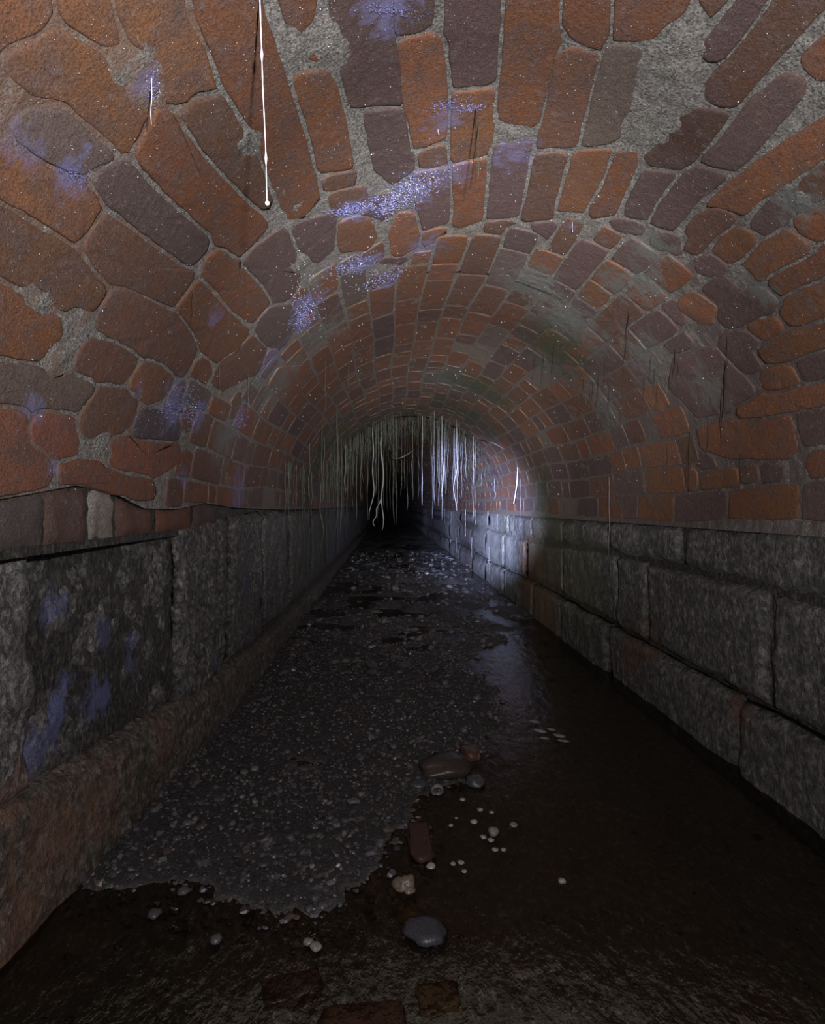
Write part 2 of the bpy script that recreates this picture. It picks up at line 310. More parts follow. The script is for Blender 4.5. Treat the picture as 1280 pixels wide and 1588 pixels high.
# ------------------------------------------------------------ the photo's nearest bricks, outlined in photo pixels
O = (.235, .103, .050); B = (.165, .088, .056); P_ = (.135, .092, .086); G = (.16, .125, .10); OR = (.25, .10, .062)
HERO = [
 (P_,[(520,-60),(600,-60),(612,40),(622,110),(625,165),(548,165),(532,110),(518,30)]),
 (P_,[(567,172),(628,170),(636,225),(640,262),(610,285),(584,262)]),
 (O,[(614,68),(640,56),(686,62),(695,140),(690,215),(641,232),(635,200),(622,150)]),
 (P_,[(606,-60),(668,-60),(668,40),(655,52),(614,58)]),
 (P_,[(695,-60),(772,-60),(772,60),(768,128),(745,135),(702,138),(695,60)]),
 (O,[(795,-60),(872,-60),(866,60),(850,140),(838,190),(815,200),(777,186),(774,170),(782,90),(790,10)]),
 (O,[(702,144),(764,138),(762,200),(757,240),(704,252)]),
 (O,[(704,258),(755,246),(752,300),(745,342),(712,354),(704,348)]),
 (P_,[(766,228),(824,222),(817,270),(806,335),(757,340),(760,290)]),
 (P_,[(645,270),(694,262),(698,310),(696,345),(655,358),(648,325)]),
 (B,[(862,87),(885,78),(930,84),(915,150),(892,228),(836,230),(846,160)]),
 (O,[(878,-60),(948,-60),(946,50),(934,80),(905,68),(872,40)]),
 (G,[(940,72),(1000,70),(990,120),(972,170),(958,213),(938,224),(904,226),(918,150)]),
 (O,[(954,-60),(1075,-60),(1062,18),(1000,66),(952,62)]),
 (B,[(830,240),(882,240),(868,290),(855,338),(815,343),(808,336),(820,290)]),
 (O,[(888,240),(948,233),(935,275),(905,328),(864,328),(874,290)]),
 (O,[(957,236),(988,236),(982,262),(965,300),(950,333),(918,338),(914,325),(938,285)]),
 (P_,[(1085,70),(1120,38),(1150,0),(1190,-60),(1215,-60),(1190,0),(1160,50),(1125,92),(1100,94)]),
 (B,[(1098,132),(1180,30),(1245,-60),(1340,-60),(1250,35),(1160,138),(1140,162),(1118,168),(1096,158)]),
 ((.10,.06,.045),[(1076,172),(1122,174),(1130,182),(1105,215),(1075,248),(1055,263),(1012,258),(1000,246),(1030,210)]),
 (P_,[(1168,158),(1218,118),(1250,122),(1240,150),(1205,192),(1140,266),(1088,250)]),
 (O,[(1248,88),(1345,12),(1345,62),(1282,122),(1252,118)]),
 (P_,[(1002,266),(1050,270),(1040,285),(1020,310),(1003,340),(970,334),(982,300)]),
 (P_,[(1080,260),(1125,270),(1118,282),(1078,310),(1060,335),(1043,356),(1010,346),(1022,320),(1050,282)]),
 (O,[(1107,310),(1142,278),(1215,226),(1290,182),(1345,155),(1345,205),(1270,245),(1205,290),(1150,333),(1098,320)]),
 (B,[(1065,360),(1077,340),(1110,322),(1138,330),(1143,337),(1105,370),(1080,394),(1062,388),(1072,370)]),
 (P_,[(1172,340),(1192,312),(1215,307),(1233,318),(1215,348),(1185,364),(1168,354)]),
 (O,[(1112,375),(1148,354),(1168,366),(1168,380),(1150,398),(1132,406),(1107,390)]),
 (O,[(1167,395),(1215,360),(1250,377),(1256,388),(1182,428),(1168,428),(1158,410)]),
 (O,[(1194,434),(1270,397),(1345,360),(1345,396),(1230,444),(1210,458),(1198,450)]),
 (O,[(1232,342),(1300,308),(1345,292),(1345,340),(1268,372),(1242,358)]),
 (B,[(1218,300),(1290,255),(1345,228),(1345,280),(1262,316),(1240,308)]),
 (P_,[(1092,455),(1125,434),(1152,452),(1195,454),(1208,475),(1198,485),(1165,498),(1132,508),(1112,492),(1117,474)]),
 (O,[(1057,474),(1078,458),(1112,475),(1103,490),(1106,498),(1088,495),(1062,480)]),
 (O,[(1208,480),(1227,462),(1345,412),(1345,465),(1240,503),(1217,498)]),
 (O,[(1157,502),(1200,492),(1213,510),(1187,528),(1162,512)]),
 (O,[(1172,545),(1217,522),(1268,508),(1345,480),(1345,520),(1270,540),(1225,558),(1187,558)]),
 (P_,[(1118,540),(1130,520),(1158,516),(1175,530),(1165,548),(1180,568),(1150,572)]),
 (P_,[(1235,562),(1345,528),(1345,570),(1250,590)]),
 (O,[(1182,580),(1225,570),(1238,590),(1215,600),(1192,604)]),
 (O,[(1142,634),(1180,618),(1220,611),(1280,597),(1345,578),(1345,618),(1230,636),(1180,648),(1147,648)]),
 (O,[(1085,672),(1140,656),(1225,645),(1235,686),(1220,703),(1130,703),(1088,690)]),
 (P_,[(1235,642),(1345,625),(1345,668),(1242,684)]),
 (P_,[(1050,560),(1110,545),(1140,575),(1170,610),(1130,632),(1080,640),(1040,600)]),
 # left
 (O,[(-80,-60),(62,-60),(74,20),(58,52),(12,72),(-80,108)]),
 (O,[(100,-60),(158,-60),(178,30),(190,72),(150,68),(102,38)]),
 (O,[(5,88),(50,66),(100,47),(138,76),(215,158),(230,180),(202,232),(175,222),(110,162)]),
 (O,[(243,180),(262,192),(325,272),(395,337),(408,355),(372,396),(340,370),(252,296),(210,245)]),
 (P_,[(150,268),(195,250),(248,302),(324,372),(318,388),(294,408),(240,372),(168,312)]),
 (G,[(30,198),(98,170),(160,226),(180,246),(142,260),(112,262),(60,225)]),
 (O,[(168,-60),(278,-60),(290,30),(316,80),(332,135),(290,145),(264,153),(242,120),(227,85),(197,60),(182,20)]),
 (B,[(288,172),(302,158),(342,153),(358,175),(370,215),(378,245),(396,258),(402,290),(416,322),(398,310),(360,268),(322,225)]),
 (O,[(292,-60),(392,-60),(400,5),(428,92),(445,132),(476,222),(494,310),(475,338),(456,346),(438,318),(420,268),(400,205),(376,170),(350,125),(328,75),(302,20)]),
 (O,[(425,-60),(492,-60),(486,20),(480,45),(457,57),(442,10)]),
 (O,[(475,80),(490,72),(499,82),(491,94),(479,92)]),
 (O,[(456,120),(506,112),(520,140),(537,210),(546,260),(500,266),(492,250),(476,190)]),
 (B,[(512,302),(565,292),(572,318),(518,328)]),
 (P_,[(455,352),(495,338),(520,333),(523,360),(515,388),(495,408),(482,400),(467,385)]),
 (O,[(526,345),(555,336),(575,343),(582,370),(570,387),(531,389),(523,370)]),
 (O,[(621,331),(644,332),(650,360),(644,384),(621,398),(611,394),(606,360)]),
 (P_,[(379,405),(410,378),(435,361),(449,376),(455,410),(459,440),(449,463),(426,468),(412,445)]),
 (O,[(325,400),(345,393),(375,420),(400,442),(418,470),(395,496),(366,474),(338,436),(322,422)]),
 (B,[(132,386),(143,355),(165,335),(228,380),(288,424),(298,436),(270,478),(200,448),(150,418)]),
 (O,[(-80,212),(40,262),(114,288),(156,326),(144,350),(115,376),(85,356),(0,303),(-80,255)]),
 (B,[(-80,272),(0,322),(80,367),(123,396),(144,425),(165,453),(143,486),(75,458),(0,408),(-80,362)]),
 (B,[(150,495),(172,458),(200,450),(268,484),(298,520),(303,545),(285,578),(240,552)]),
 (O,[(277,475),(302,442),(335,478),(383,520),(370,543),(340,556),(308,528)]),
 (O,[(-80,455),(0,458),(30,470),(73,491),(98,520),(60,550),(0,546),(-80,536)]),
 (B,[(134,537),(180,546),(210,561),(199,583),(184,590),(136,573),(120,566)]),
 (O,[(203,590),(226,567),(250,571),(266,590),(254,610),(235,618),(208,606)]),
 (G,[(-80,558),(0,567),(50,577),(110,592),(146,606),(130,625),(60,628),(-80,620)]),
 (B,[(153,608),(175,607),(213,621),(204,650),(189,670),(150,673),(126,658),(131,640)]),
 (OR,[(46,665),(60,647),(113,656),(119,700),(100,708),(76,699),(52,680)]),
 (OR,[(-80,630),(30,636),(44,652),(38,690),(68,706),(80,738),(0,760),(-80,758)]),
 (OR,[(166,690),(177,683),(273,691),(278,710),(240,733),(192,729),(164,714)]),
 (OR,[(92,722),(150,727),(232,747),(240,765),(180,768),(96,742)]),
 ((.09,.07,.09),[(218,642),(273,652),(276,681),(208,677)]),
 (B,[(345,560),(388,528),(410,545),(400,575),(350,600),(332,590)]),
 (O,[(430,575),(470,570),(490,590),(470,610),(440,605),(420,592)]),
 (P_,[(415,480),(445,478),(462,500),(440,535),(415,530),(400,505)]),
]
HREG = [(-200,-200),(1500,-200),(1500,700),(1235,708),(1085,708),(1035,600),(1050,520),(1040,470),(1055,400),(1000,350),(860,347),(760,347),(700,362),(640,400),(580,400),(520,420),(478,470),(480,600),(430,612),(340,612),(275,625),(285,690),(290,790),(-200,790)]
def inpoly(x, y, P):
    r = False; n = len(P)
    for i in range(n):
        x1, y1 = P[i]; x2, y2 = P[i-1]
        if (y1 > y) != (y2 > y) and x < (x2-x1)*(y-y1)/(y2-y1)+x1: r = not r
    return r

def brick_geo(poly, seed, tilt=None, proud=None, step=.018, bottom=.022):
    """poly in (s, Y) metres, s = R*theta -> vertices and faces of a worn brick set in the vault"""
    P = []
    n = len(poly)
    for i in range(n):
        a = np.array(poly[i]); b = np.array(poly[(i+1) % n]); k = max(1, int(round(np.linalg.norm(b-a)/step)))
        for q in range(k): P.append(a+(b-a)*q/k)
    P = np.array(P)
    P += .0016*np.stack([vnoise(P[:,0]*90, P[:,1]*90, seed, 1), vnoise(P[:,0]*90, P[:,1]*90, seed, 2)], 1)
    # soften the corners
    P = .84*P+.08*(np.roll(P, 1, 0)+np.roll(P, -1, 0))
    c = P.mean(0); n = len(P)
    pr = proud if proud is not None else .0001+.0018*random.random()
    tx, ty = random.uniform(-.012, .012), random.uniform(-.007, .007)
    V = []
    size = np.sqrt(((P-c)**2).sum(1)).min()
    rings = [(0, bottom), (0, .0014), (min(.2, .001/size), .0003), (min(.4, .0026/size), 0), (.55, 0)]
    for k, (s, d) in enumerate(rings):
        Q = P+(c-P)*s
        dd = d-pr*(k > 0)-(tx*(Q[:,0]-c[0])+ty*(Q[:,1]-c[1]))*(k > 0)
        if k > 0: dd = dd+.0013*vnoise(Q[:,0]*55, Q[:,1]*55, seed, 5)
        r = R+dd; th = Q[:,0]/R
        V.append(np.stack([CX+r*np.cos(th), Q[:,1], EYE+r*np.sin(th)], 1))
    r = R-pr; V.append(np.array([[CX+r*math.cos(c[0]/R), c[1], EYE+r*math.sin(c[0]/R)]]))
    V = np.concatenate(V)
    F_ = []
    for k in range(len(rings)-1):
        for i in range(n):
            j = (i+1) % n; F_.append((k*n+i, k*n+j, (k+1)*n+j, (k+1)*n+i))
    k = len(rings)-1
    for i in range(n): F_.append((k*n+i, k*n+(i+1) % n, len(V)-1))
    # orient towards the inside of the vault
    f = F_[-1]; a, b_, c_ = V[f[0]], V[f[1]], V[f[2]]
    nn = np.cross(b_-a, c_-a)
    if nn[0]*(CX-a[0])+nn[2]*(EYE-a[2]) < 0: F_ = [tuple(reversed(g)) for g in F_]
    return V, F_

# ------------------------------------------------------------ setting: mortar bed of the vault
LUMPS = [(u, v, r) for (u, v, r) in [(1030,120,.10),(1010,200,.09),(1060,60,.07),(470,70,.06),(515,60,.04),(520,90,.04),(225,120,.07),(200,90,.04),(385,225,.04),
   (120,505,.06),(60,470,.05),(90,560,.05),(800,205,.04),(465,410,.05),(1000,440,.10),(830,440,.12),(870,490,.14),(1235,310,.05),(1150,430,.05),(160,690,.05),(600,420,.07)]]
LP = [(R*vault(u, v)[0], vault(u, v)[1], r) for u, v, r in LUMPS]
def mortar_depth(s, y):
    d = .0019+.0023*fbm(s*45, y*45, 1.3, 4, 11)+.0012*fbm(s*170, y*170, 1.3, 2, 12)
    k_ = np.clip((y-1.3)/.5, 0, 1); d = d*(1-k_)+k_*(.0009+.0013*fbm(s*45, y*45, 1.3, 3, 13))
    for ls, ly, lr in LP:
        q = np.clip(1-np.sqrt((s-ls)**2+(y-ly)**2)/(lr*.85), 0, 1)
        d = d-.0036*q*(1+.6*fbm(s*80, y*80, 4.1, 2, 31))
    d = d+.05*np.clip((y-LIP)/.06, 0, 1)*np.clip(1.6*np.sin(s/R), 0, 1)
    return d
def thend(y):
    z = np.interp(y, [.3,.66,.73,.82,.91,1.056,1.22,1.41,1.7,2.5], [.585,.5875,.597,.61,.608,.576,.573,.588,.575,.565])
    return PI-np.arcsin((z-EYE)/R)
TL, TR = math.radians(137), math.radians(43)
YB, YE = -0.6, 20.0
def shell(name, t0, t1):
    ys = np.concatenate([np.arange(YB, .4, .03), np.arange(.4, 1.5, .0055), np.arange(1.5, 2.6, .012), np.arange(2.6, LIP+.1, .02), np.arange(LIP+.12, YE+.01, .12)])
    ss = np.linspace(R*t0, R*t1, int(abs(t1-t0)*R/.0055))
    S, Y = np.meshgrid(ss, ys, indexing='ij')
    if t1 > PI-.1:
        S = S[0]+(S-S[0])*((R*thend(Y)-S[0])/(ss[-1]-ss[0]))
    r = R+mortar_depth(S, Y); th = S/R
    V = np.stack([CX+r*np.cos(th), Y, EYE+r*np.sin(th)], -1).reshape(-1, 3)
    o = mesh_obj(name, V, gridfaces(len(ss), len(ys))[:, ::-1], M_MORTAR)
    o['kind'] = 'structure'; return o
ceiling = shell('ceiling', TR, TL)
haunch = {'l': shell('wall_left', TL, PI), 'r': shell('wall_right', -.09, TR)}
def owner(th): return 'c' if TR <= th <= TL else ('l' if th > TL else 'r')
OWN = {'c': ceiling, 'l': haunch['l'], 'r': haunch['r']}

def jit(c):
    k = random.uniform(.85, 1.15); return tuple(x*k*random.uniform(.95, 1.05) for x in c)
bricks = []     # (distance, owner, V, F, colour)
def dens(poly, step):
    P = []
    for i in range(len(poly)):
        a = np.array(poly[i]); b = np.array(poly[(i+1) % len(poly)]); k = max(1, int(round(np.linalg.norm(b-a)/step)))
        for q in range(k): P.append(a+(b-a)*q/k)
    return np.array(P)
HP = [dens([(R*vault(u, v)[0], vault(u, v)[1]) for u, v in poly], .010) for _, poly in HERO]
HRS = [(R*vault(u, min(v, 780))[0], vault(u, min(v, 780))[1]) for u, v in HREG[4:-1]]
LPC = np.array([(a, b) for a, b, r in LP]); LPR = np.array([r for a, b, r in LP])
HG = [p.copy() for p in HP]; HCAP = [(.006 if (p[:, 0].mean() > .45 and p[:, 0].mean() < 1.32) else .014) for p in HP]
for it in range(12):               # let every outlined brick grow until only a joint is left between it and the next
    allp = np.concatenate(HP); ids = np.concatenate([np.full(len(p), i) for i, p in enumerate(HP)])
    for i, p in enumerate(HP):
        tg = np.roll(p, -1, 0)-np.roll(p, 1, 0); nrm = np.stack([tg[:, 1], -tg[:, 0]], 1)/(np.linalg.norm(tg, axis=1)[:, None]+1e-9)
        area = 0.5*np.sum(p[:, 0]*np.roll(p[:, 1], -1)-np.roll(p[:, 0], -1)*p[:, 1])
        if area < 0: nrm = -nrm
        q = p+nrm*.0013
        ot = allp[ids != i]
        dd = np.sqrt(((q[:, None, :]-ot[None])**2).sum(2)).min(1)
        dl = (np.sqrt(((q[:, None, :]-LPC[None])**2).sum(2))/LPR[None]).min(1)
        ok = (dd > .0068) & (np.linalg.norm(q-HG[i], axis=1) < HCAP[i]) & (dl > .5) & (q[:, 0] > .0) & (q[:, 0] < R*thend(q[:, 1])-.003)
        HP[i] = np.where(ok[:, None], q, p)
    if it % 4 == 3: HP = [.9*p+.05*(np.roll(p, 1, 0)+np.roll(p, -1, 0)) for p in HP]
for i, (col, poly) in enumerate(HERO):
    V, Fc = brick_geo([tuple(p) for p in HP[i]], i*1.7)
    c = V.mean(0); th = math.atan2(c[2]-EYE, c[0]-CX)
    bricks.append((0, owner(th), V, Fc, jit(col)))
HALL = np.concatenate(HP)
def free(quad):
    """a course cell that no outlined brick covers"""
    P = dens(quad, .012); c = P.mean(0); Q = np.concatenate([P, .5*P+.5*c, [c]])
    if np.sqrt(((Q[:, None, :]-HALL[None])**2).sum(2)).min() < .0065: return False
    for a, b in Q[::2]:
        for h in HP:
            if abs(h[:, 1].mean()-b) < .3 and abs(h[:, 0].mean()-a) < .3 and inpoly(a, b, [tuple(z) for z in h]): return False
    return True
# the courses beyond, laid out row by row
NR = 26; OBSQ = []
th0, th1 = -.06, PI+.02
dth = (th1-th0)/NR
def proj_ok(th, y):
    if y < .12: return None
    p = vpos(th, y); return project(p)
for i in range(NR):
    y = -.2-random.random()*.2
    while y < 19.5:
        L = random.choice([.225, .225, .23, .11]) if y > 1.2 else .225
        L += random.uniform(-.01, .012)
        ta, tb = th0+i*dth, th0+(i+1)*dth
        wob = lambda yy, t: .012*math.sin(yy*2.3+t*1.5)+.008*math.sin(yy*7+t*5)
        g = .0034/R; gy = .0036
        quad = [(ta+g+wob(y, ta), y+gy), (tb-g+wob(y, tb), y+gy), (tb-g+wob(y+L, tb), y+L-gy), (ta+g+wob(y+L, ta), y+L-gy)]
        skip = False; cut = 0
        for k in range(3):
            for j in range(3):
                tt = ta+(tb-ta)*(.15+.35*k); yy = y+L*(.1+.4*j); pp = proj_ok(tt, yy)
                if pp and inpoly(pp[0], pp[1], HREG): cut += 1
        m_ = ((ta+tb)/2, y+L/2)
        y0 = y; y += L
        te = float(thend(y0+L/2))-.004
        if tb > te:
            if te-ta < .03: continue
            quad = [(min(a, te), b) for a, b in quad]
        quad = [(a+random.uniform(-.003, .003)/R, b+random.uniform(-.004, .004)) for a, b in quad]
        if y0 < 1.6:
            if cut or (y0 > .3 and not free([(R*a, b) for a, b in quad])):
                got = False
                for f0, f1 in ((0, .7), (.3, 1), (0, .45), (.3, .7), (.55, 1), (0, .3), (.7, 1)):
                    for g0, g1 in ((0, 1), (0, .65), (.35, 1)):
                        q0, q1, q2, q3 = [np.array(z) for z in quad]
                        lo0, lo1 = q0+(q3-q0)*f0, q0+(q3-q0)*f1; hi0, hi1 = q1+(q2-q1)*f0, q1+(q2-q1)*f1
                        qq = [lo0+(hi0-lo0)*g0, lo0+(hi0-lo0)*g1, lo1+(hi1-lo1)*g1, lo1+(hi1-lo1)*g0]
                        if free([(R*a, b) for a, b in qq]): got = True; break
                    if got: break
                if not got: continue
                cc = np.mean(qq, 0)
                if min(math.hypot(R*cc[0]-a, cc[1]-b)/r for a, b, r in LP) < .7: continue
                quad = [tuple(z) for z in qq]
        elif random.random() < .03: continue
        if .1 < y0 < 1.7: OBSQ.append(dens([(R*a, b) for a, b in quad], .009))
        pr = proj_ok(*m_)
        if y0 > LIP-.02: 
            lipoff = .05*min(1, max(0, 1.6*math.sin(m_[0])))
        else: lipoff = 0
        if y0 <= LIP-.02 and y > LIP: quad = [(a, min(b, LIP-.004)) for a, b in quad]
        rr = random.random()
        if m_[0] < 1.0: col = O if rr < .30 else P_ if rr < .72 else B
        else: col = O if rr < .5 else B if rr < .78 else P_ if rr < .93 else G
        step = .03 if y0 < 2.2 else .06
        V, Fc = brick_geo([(R*a, b) for a, b in quad], i*3.1+y0*11, step=step, bottom=.014, proud=None if y0 < 1.3 else random.uniform(-.0003, .0005))
        if lipoff:
            d = V-np.array([CX, 0, EYE]); d[:, 1] = 0; d /= np.linalg.norm(d, axis=1)[:, None]; V = V+d*lipoff
        vis = pr is not None and -30 < pr[0] < 1310 and -30 < pr[1] < 830
        bricks.append((y0 if vis else 100+y0, owner(m_[0]), V, Fc, jit(col)))
OBS = np.concatenate([HALL]+OBSQ)
CEN = []
for _ in range(6000):
    s0 = random.uniform(.02, R*PI-.02); y_ = random.uniform(.35, 1.55)
    if s0 > R*float(thend(y_))-.025: continue
    pr = project(vpos(s0/R, y_))
    if not (-60 < pr[0] < 1340 and -60 < pr[1] < 800): continue
    if np.sqrt(((OBS-[s0, y_])**2).sum(1)).min() < .019: continue
    if min(math.hypot(s0-a, y_-b)/r for a, b, r in LP) < .55: continue
    if any(math.hypot(s0-a, y_-b) < .085 for a, b in CEN): continue
    if any(abs(h[:, 1].mean()-y_) < .35 and inpoly(s0, y_, [tuple(z) for z in h]) for h in HP+OBSQ): continue
    CEN.append((s0, y_))
SP = [dens([(a-.010, b-.014), (a+.010, b-.014), (a+.010, b+.014), (a-.010, b+.014)], .007) for a, b in CEN]
SP = [p for p in SP]; SG = [p.mean(0) for p in SP]
for it in range(34):
    allp = np.concatenate([OBS]+SP); ids = np.concatenate([np.full(len(OBS), -1)]+[np.full(len(p), i) for i, p in enumerate(SP)])
    for i, p in enumerate(SP):
        tg = np.roll(p, -1, 0)-np.roll(p, 1, 0); nrm = np.stack([tg[:, 1], -tg[:, 0]], 1)/(np.linalg.norm(tg, axis=1)[:, None]+1e-9)
        q = p+nrm*.0014
        near = allp[(ids != i) & (np.abs(allp[:, 1]-SG[i][1]) < .2) & (np.abs(allp[:, 0]-SG[i][0]) < .2)]
        dd = np.sqrt(((q[:, None, :]-near[None])**2).sum(2)).min(1) if len(near) else np.full(len(q), 1.)
        dl = (np.sqrt(((q[:, None, :]-LPC[None])**2).sum(2))/LPR[None]).min(1)
        ok = (dd > .0064) & (dl > .5) & (np.abs(q[:, 0]-SG[i][0]) < .036) & (np.abs(q[:, 1]-SG[i][1]) < .09) & (q[:, 0] > .0) & (q[:, 0] < R*thend(q[:, 1])-.003)
        SP[i] = np.where(ok[:, None], q, p)
    if it % 6 == 5: SP = [.92*p+.04*(np.roll(p, 1, 0)+np.roll(p, -1, 0)) for p in SP]
for i, p in enumerate(SP):
    V, Fc = brick_geo([tuple(z) for z in p], 900+i*1.3, step=.05)
    th = SG[i][0]/R; rr = random.random()
    bricks.append((.1, owner(th), V, Fc, jit((P_ if rr < .5 else B if rr < .75 else O) if th < 1.3 else (B if rr < .4 else O if rr < .7 else P_))))
print('filled', len(SP))
cnt = {'c': 0, 'l': 0, 'r': 0}; rest = {k: MB() for k in cnt}
for d, ow, V, Fc, col in sorted(bricks, key=lambda b: b[0]):
    if cnt[ow] < 300 and d < LIP:
        mesh_obj('brick', V, Fc, M_BRICK, OWN[ow], d < 1.3, np.array(col)); cnt[ow] += 1
    else: rest[ow].add(V, Fc, col)
for k, mb in rest.items():
    o = mb.build('brick_courses', M_BRICK, OWN[k], False); o['kind'] = 'stuff'
print('bricks', cnt)

# ------------------------------------------------------------ stone side walls
def stone(parent, side, q, xf, mat, amp=.008, cell=.012, round_=.02, name='stone', seed=0, depth=.06, lift=None):
    """q: four corners (Y, Z) anticlockwise from near-bottom; xf(y, z) -> face X"""
    q = np.array(q, float)
    L = max(np.linalg.norm(q[1]-q[0]), np.linalg.norm(q[2]-q[3])); H = max(abs(q[3][1]-q[0][1]), abs(q[2][1]-q[1][1]))
    n, m = max(4, int(L/cell)), max(4, int(H/cell))
    a, b = np.meshgrid(np.linspace(0, 1, n), np.linspace(0, 1, m), indexing='ij')
    Y = (1-b)*((1-a)*q[0][0]+a*q[1][0])+b*((1-a)*q[3][0]+a*q[2][0])
    Z = (1-b)*((1-a)*q[0][1]+a*q[1][1])+b*((1-a)*q[3][1]+a*q[2][1])
    e = np.minimum(np.minimum(a, 1-a)*L, np.minimum(b, 1-b)*H)
    Y = Y+.008*fbm(Y*9, Z*9, seed, 3, 3)*(1); Z = Z+.007*fbm(Y*8, Z*8, seed+5, 3, 4)
    rn = round_*(1+.5*vnoise(Y*14, Z*14, seed, 8))
    back = .022*np.clip(1-e/np.maximum(rn, .004), 0, 1)**2
    D = amp*(fbm(Y*9, Z*9, seed, 4, 6)*1.4+.55*fbm(Y*42, Z*34, seed, 3, 7)+.35*fbm(Y*110, Z*70, seed, 2, 9))-back
    X = xf(Y, Z)-side*D
    front = np.stack([X, Y, Z], -1)
    V = front.reshape(-1, 3); Fg = gridfaces(n, m)
    if side < 0: Fg = Fg[:, ::-1]
    Fg = Fg.tolist() if side > 0 else Fg.tolist()
    # sides of the block
    idx = [i*m for i in range(n)]+[(n-1)*m+j for j in range(1, m)]+[i*m+m-1 for i in range(n-2, -1, -1)]+[j for j in range(m-2, 0, -1)]
    B_ = V[idx].copy(); B_[:, 0] = xf(B_[:, 1], B_[:, 2])+side*depth
    o0 = len(V); V = np.concatenate([V, B_])
    K = len(idx)
    for k in range(K):
        k2 = (k+1) % K; f = [idx[k2], idx[k], o0+k, o0+k2]
        Fg.append(f if side > 0 else f[::-1])
    Fg.append([o0+k for k in range(K)] if side < 0 else [o0+k for k in range(K)][::-1])
    return mesh_obj(name, V, Fg, mat, parent, True)
def back_wall(name, side, x0, z0, z1, parent):
    ys = np.concatenate([np.arange(YB, 3, .02), np.arange(3, YE, .1)]); zs = np.linspace(z0, z1, 24)
    Y, Z = np.meshgrid(ys, zs, indexing='ij')
    X = x0(Y)+side*(.012+.006*fbm(Y*25, Z*25, 2, 3, 17))
    V = np.stack([X, Y, Z], -1).reshape(-1, 3)
    g = gridfaces(len(ys), len(zs)); g = g[:, ::-1] if side < 0 else g
    return mesh_obj(name, V, g, M_MORTAR2, parent)
M_MORTAR2 = mat_stone('dark_wall_mortar', (.07,.066,.058), (.12,.115,.10), (.02,.02,.02), 200, .6)
wl, wr = haunch['l'], haunch['r']
back_wall('mortar_bed', -1, lambda y: xleft(y)-.02, -.06, .575, wl)
back_wall('mortar_bed', 1, lambda y: XR+0*y, -.06, .56, wr)
# right wall: three courses
def zr(y, k):                      # course joints on the right wall
    j = [-.06, .172, .405, .533][k]
    return j+.010*math.sin(y*2.1+k*2)+(.004*math.sin(y*9+k))
def course(k, ys, xoff, mat, **kw):
    for a, b in zip(ys[:-1], ys[1:]):
        g = .005
        off = random.uniform(-.006, .006)+xoff
        q = [(a+g, zr(a, k)+g), (b-g, zr(b, k)+g), (b-g, zr(b, k+1)-g), (a+g, zr(a, k+1)-g)]
        sl = random.uniform(-.03, .03)
        cell = .011 if a < 2 else .02 if a < 4 else .05
        stone(wr, 1, q, lambda y, z, off=off, sl=sl: XR+off+sl*(z-.3)*.3+0*y, mat, seed=k*7+a*3, cell=cell, **({'round_': .007} if a > 2.5 else kw))
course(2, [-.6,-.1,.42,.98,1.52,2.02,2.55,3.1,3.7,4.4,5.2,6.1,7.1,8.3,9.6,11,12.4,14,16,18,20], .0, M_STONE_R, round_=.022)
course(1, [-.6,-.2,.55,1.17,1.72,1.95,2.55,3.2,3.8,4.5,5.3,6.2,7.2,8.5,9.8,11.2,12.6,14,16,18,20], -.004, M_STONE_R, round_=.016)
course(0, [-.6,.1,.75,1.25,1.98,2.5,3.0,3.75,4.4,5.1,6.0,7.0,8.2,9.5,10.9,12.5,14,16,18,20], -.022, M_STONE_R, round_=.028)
# left wall: blocks above a footing
xl = lambda off: (lambda y, z: xleft(y)+off)
LB = [(-.6,-.1,.0),(-.1,.3,.0),(.3,.80,.010),(.80,1.25,-.032),(1.25,1.62,-.012),(1.62,2.05,-.006),(2.05,2.6,-.004),(2.6,3.3,0),(3.3,4.1,.0),(4.1,5,0),(5,6,0),(6,7.2,0),(7.2,8.6,0),(8.6,10,0),(10,12,0),(12,14,0),(14,17,0),(17,20,0)]
for i, (a, b, off) in enumerate(LB):
    zt0, zt1 = (.532, .532) if b < .81 else (.532, .526) if b < 1.3 else (.54, .55) if b < 2 else (.555, .56)
    zb = (.19, .15) if abs(a-.80) < .01 else (.20, .20) if b < .81 else (.15, .12)
    cell = .009 if b < 1.7 else .02 if b < 4 else .05
    stone(wl, -1, [(a+.004, zb[0]-.02), (b-.004, zb[1]-.02), (b-.004, zt1), (a+.004, zt0)], xl(off), M_STONE_P if i == 2 else M_STONE_L, amp=.011 if b < 1.7 else .008, seed=i*5+1, cell=cell, round_=.03 if b < 1.7 else .02)
# footing: one long rough kerb of stained stone with a narrow ledge on top
ys = np.concatenate([np.arange(YB, .4, .03), np.arange(.4, 2.0, .009), np.arange(2.0, 4, .02), np.arange(4, YE, .1)])
prof = [(-.005, -.08), (-.002, -.04)]+[(0, z) for z in np.linspace(-.01, .82, 26)]+[(.006, .90), (.016, .96), (.03, 1.0), (.045, 1.02), (.06, 1.03), (.08, 1.05)]
pb = np.array([p[0] for p in prof]); pz = np.array([p[1] for p in prof])
Yg, K = np.meshgrid(ys, np.arange(len(prof)), indexing='ij')
top = np.interp(Yg, [0, .72, .8, 1.125, 1.4, 1.94, 4, 20], [.20, .188, .185, .16, .142, .10, .08, .08])
Zg = np.where(pz[K] > 0, pz[K]*top, pz[K]); lean = -.012*np.clip(Zg/.2, 0, 1)
Xg = xleft(Yg)+.012-pb[K]+lean+.010*fbm(Yg*8, Zg*10, 3, 4, 21)+.005*fbm(Yg*40, Zg*40, 1, 3, 22)
Zg = Zg+.006*fbm(Yg*10, Xg*3, 7, 3, 23)*(pz[K] > .2)
V = np.stack([Xg, Yg, Zg], -1).reshape(-1, 3)
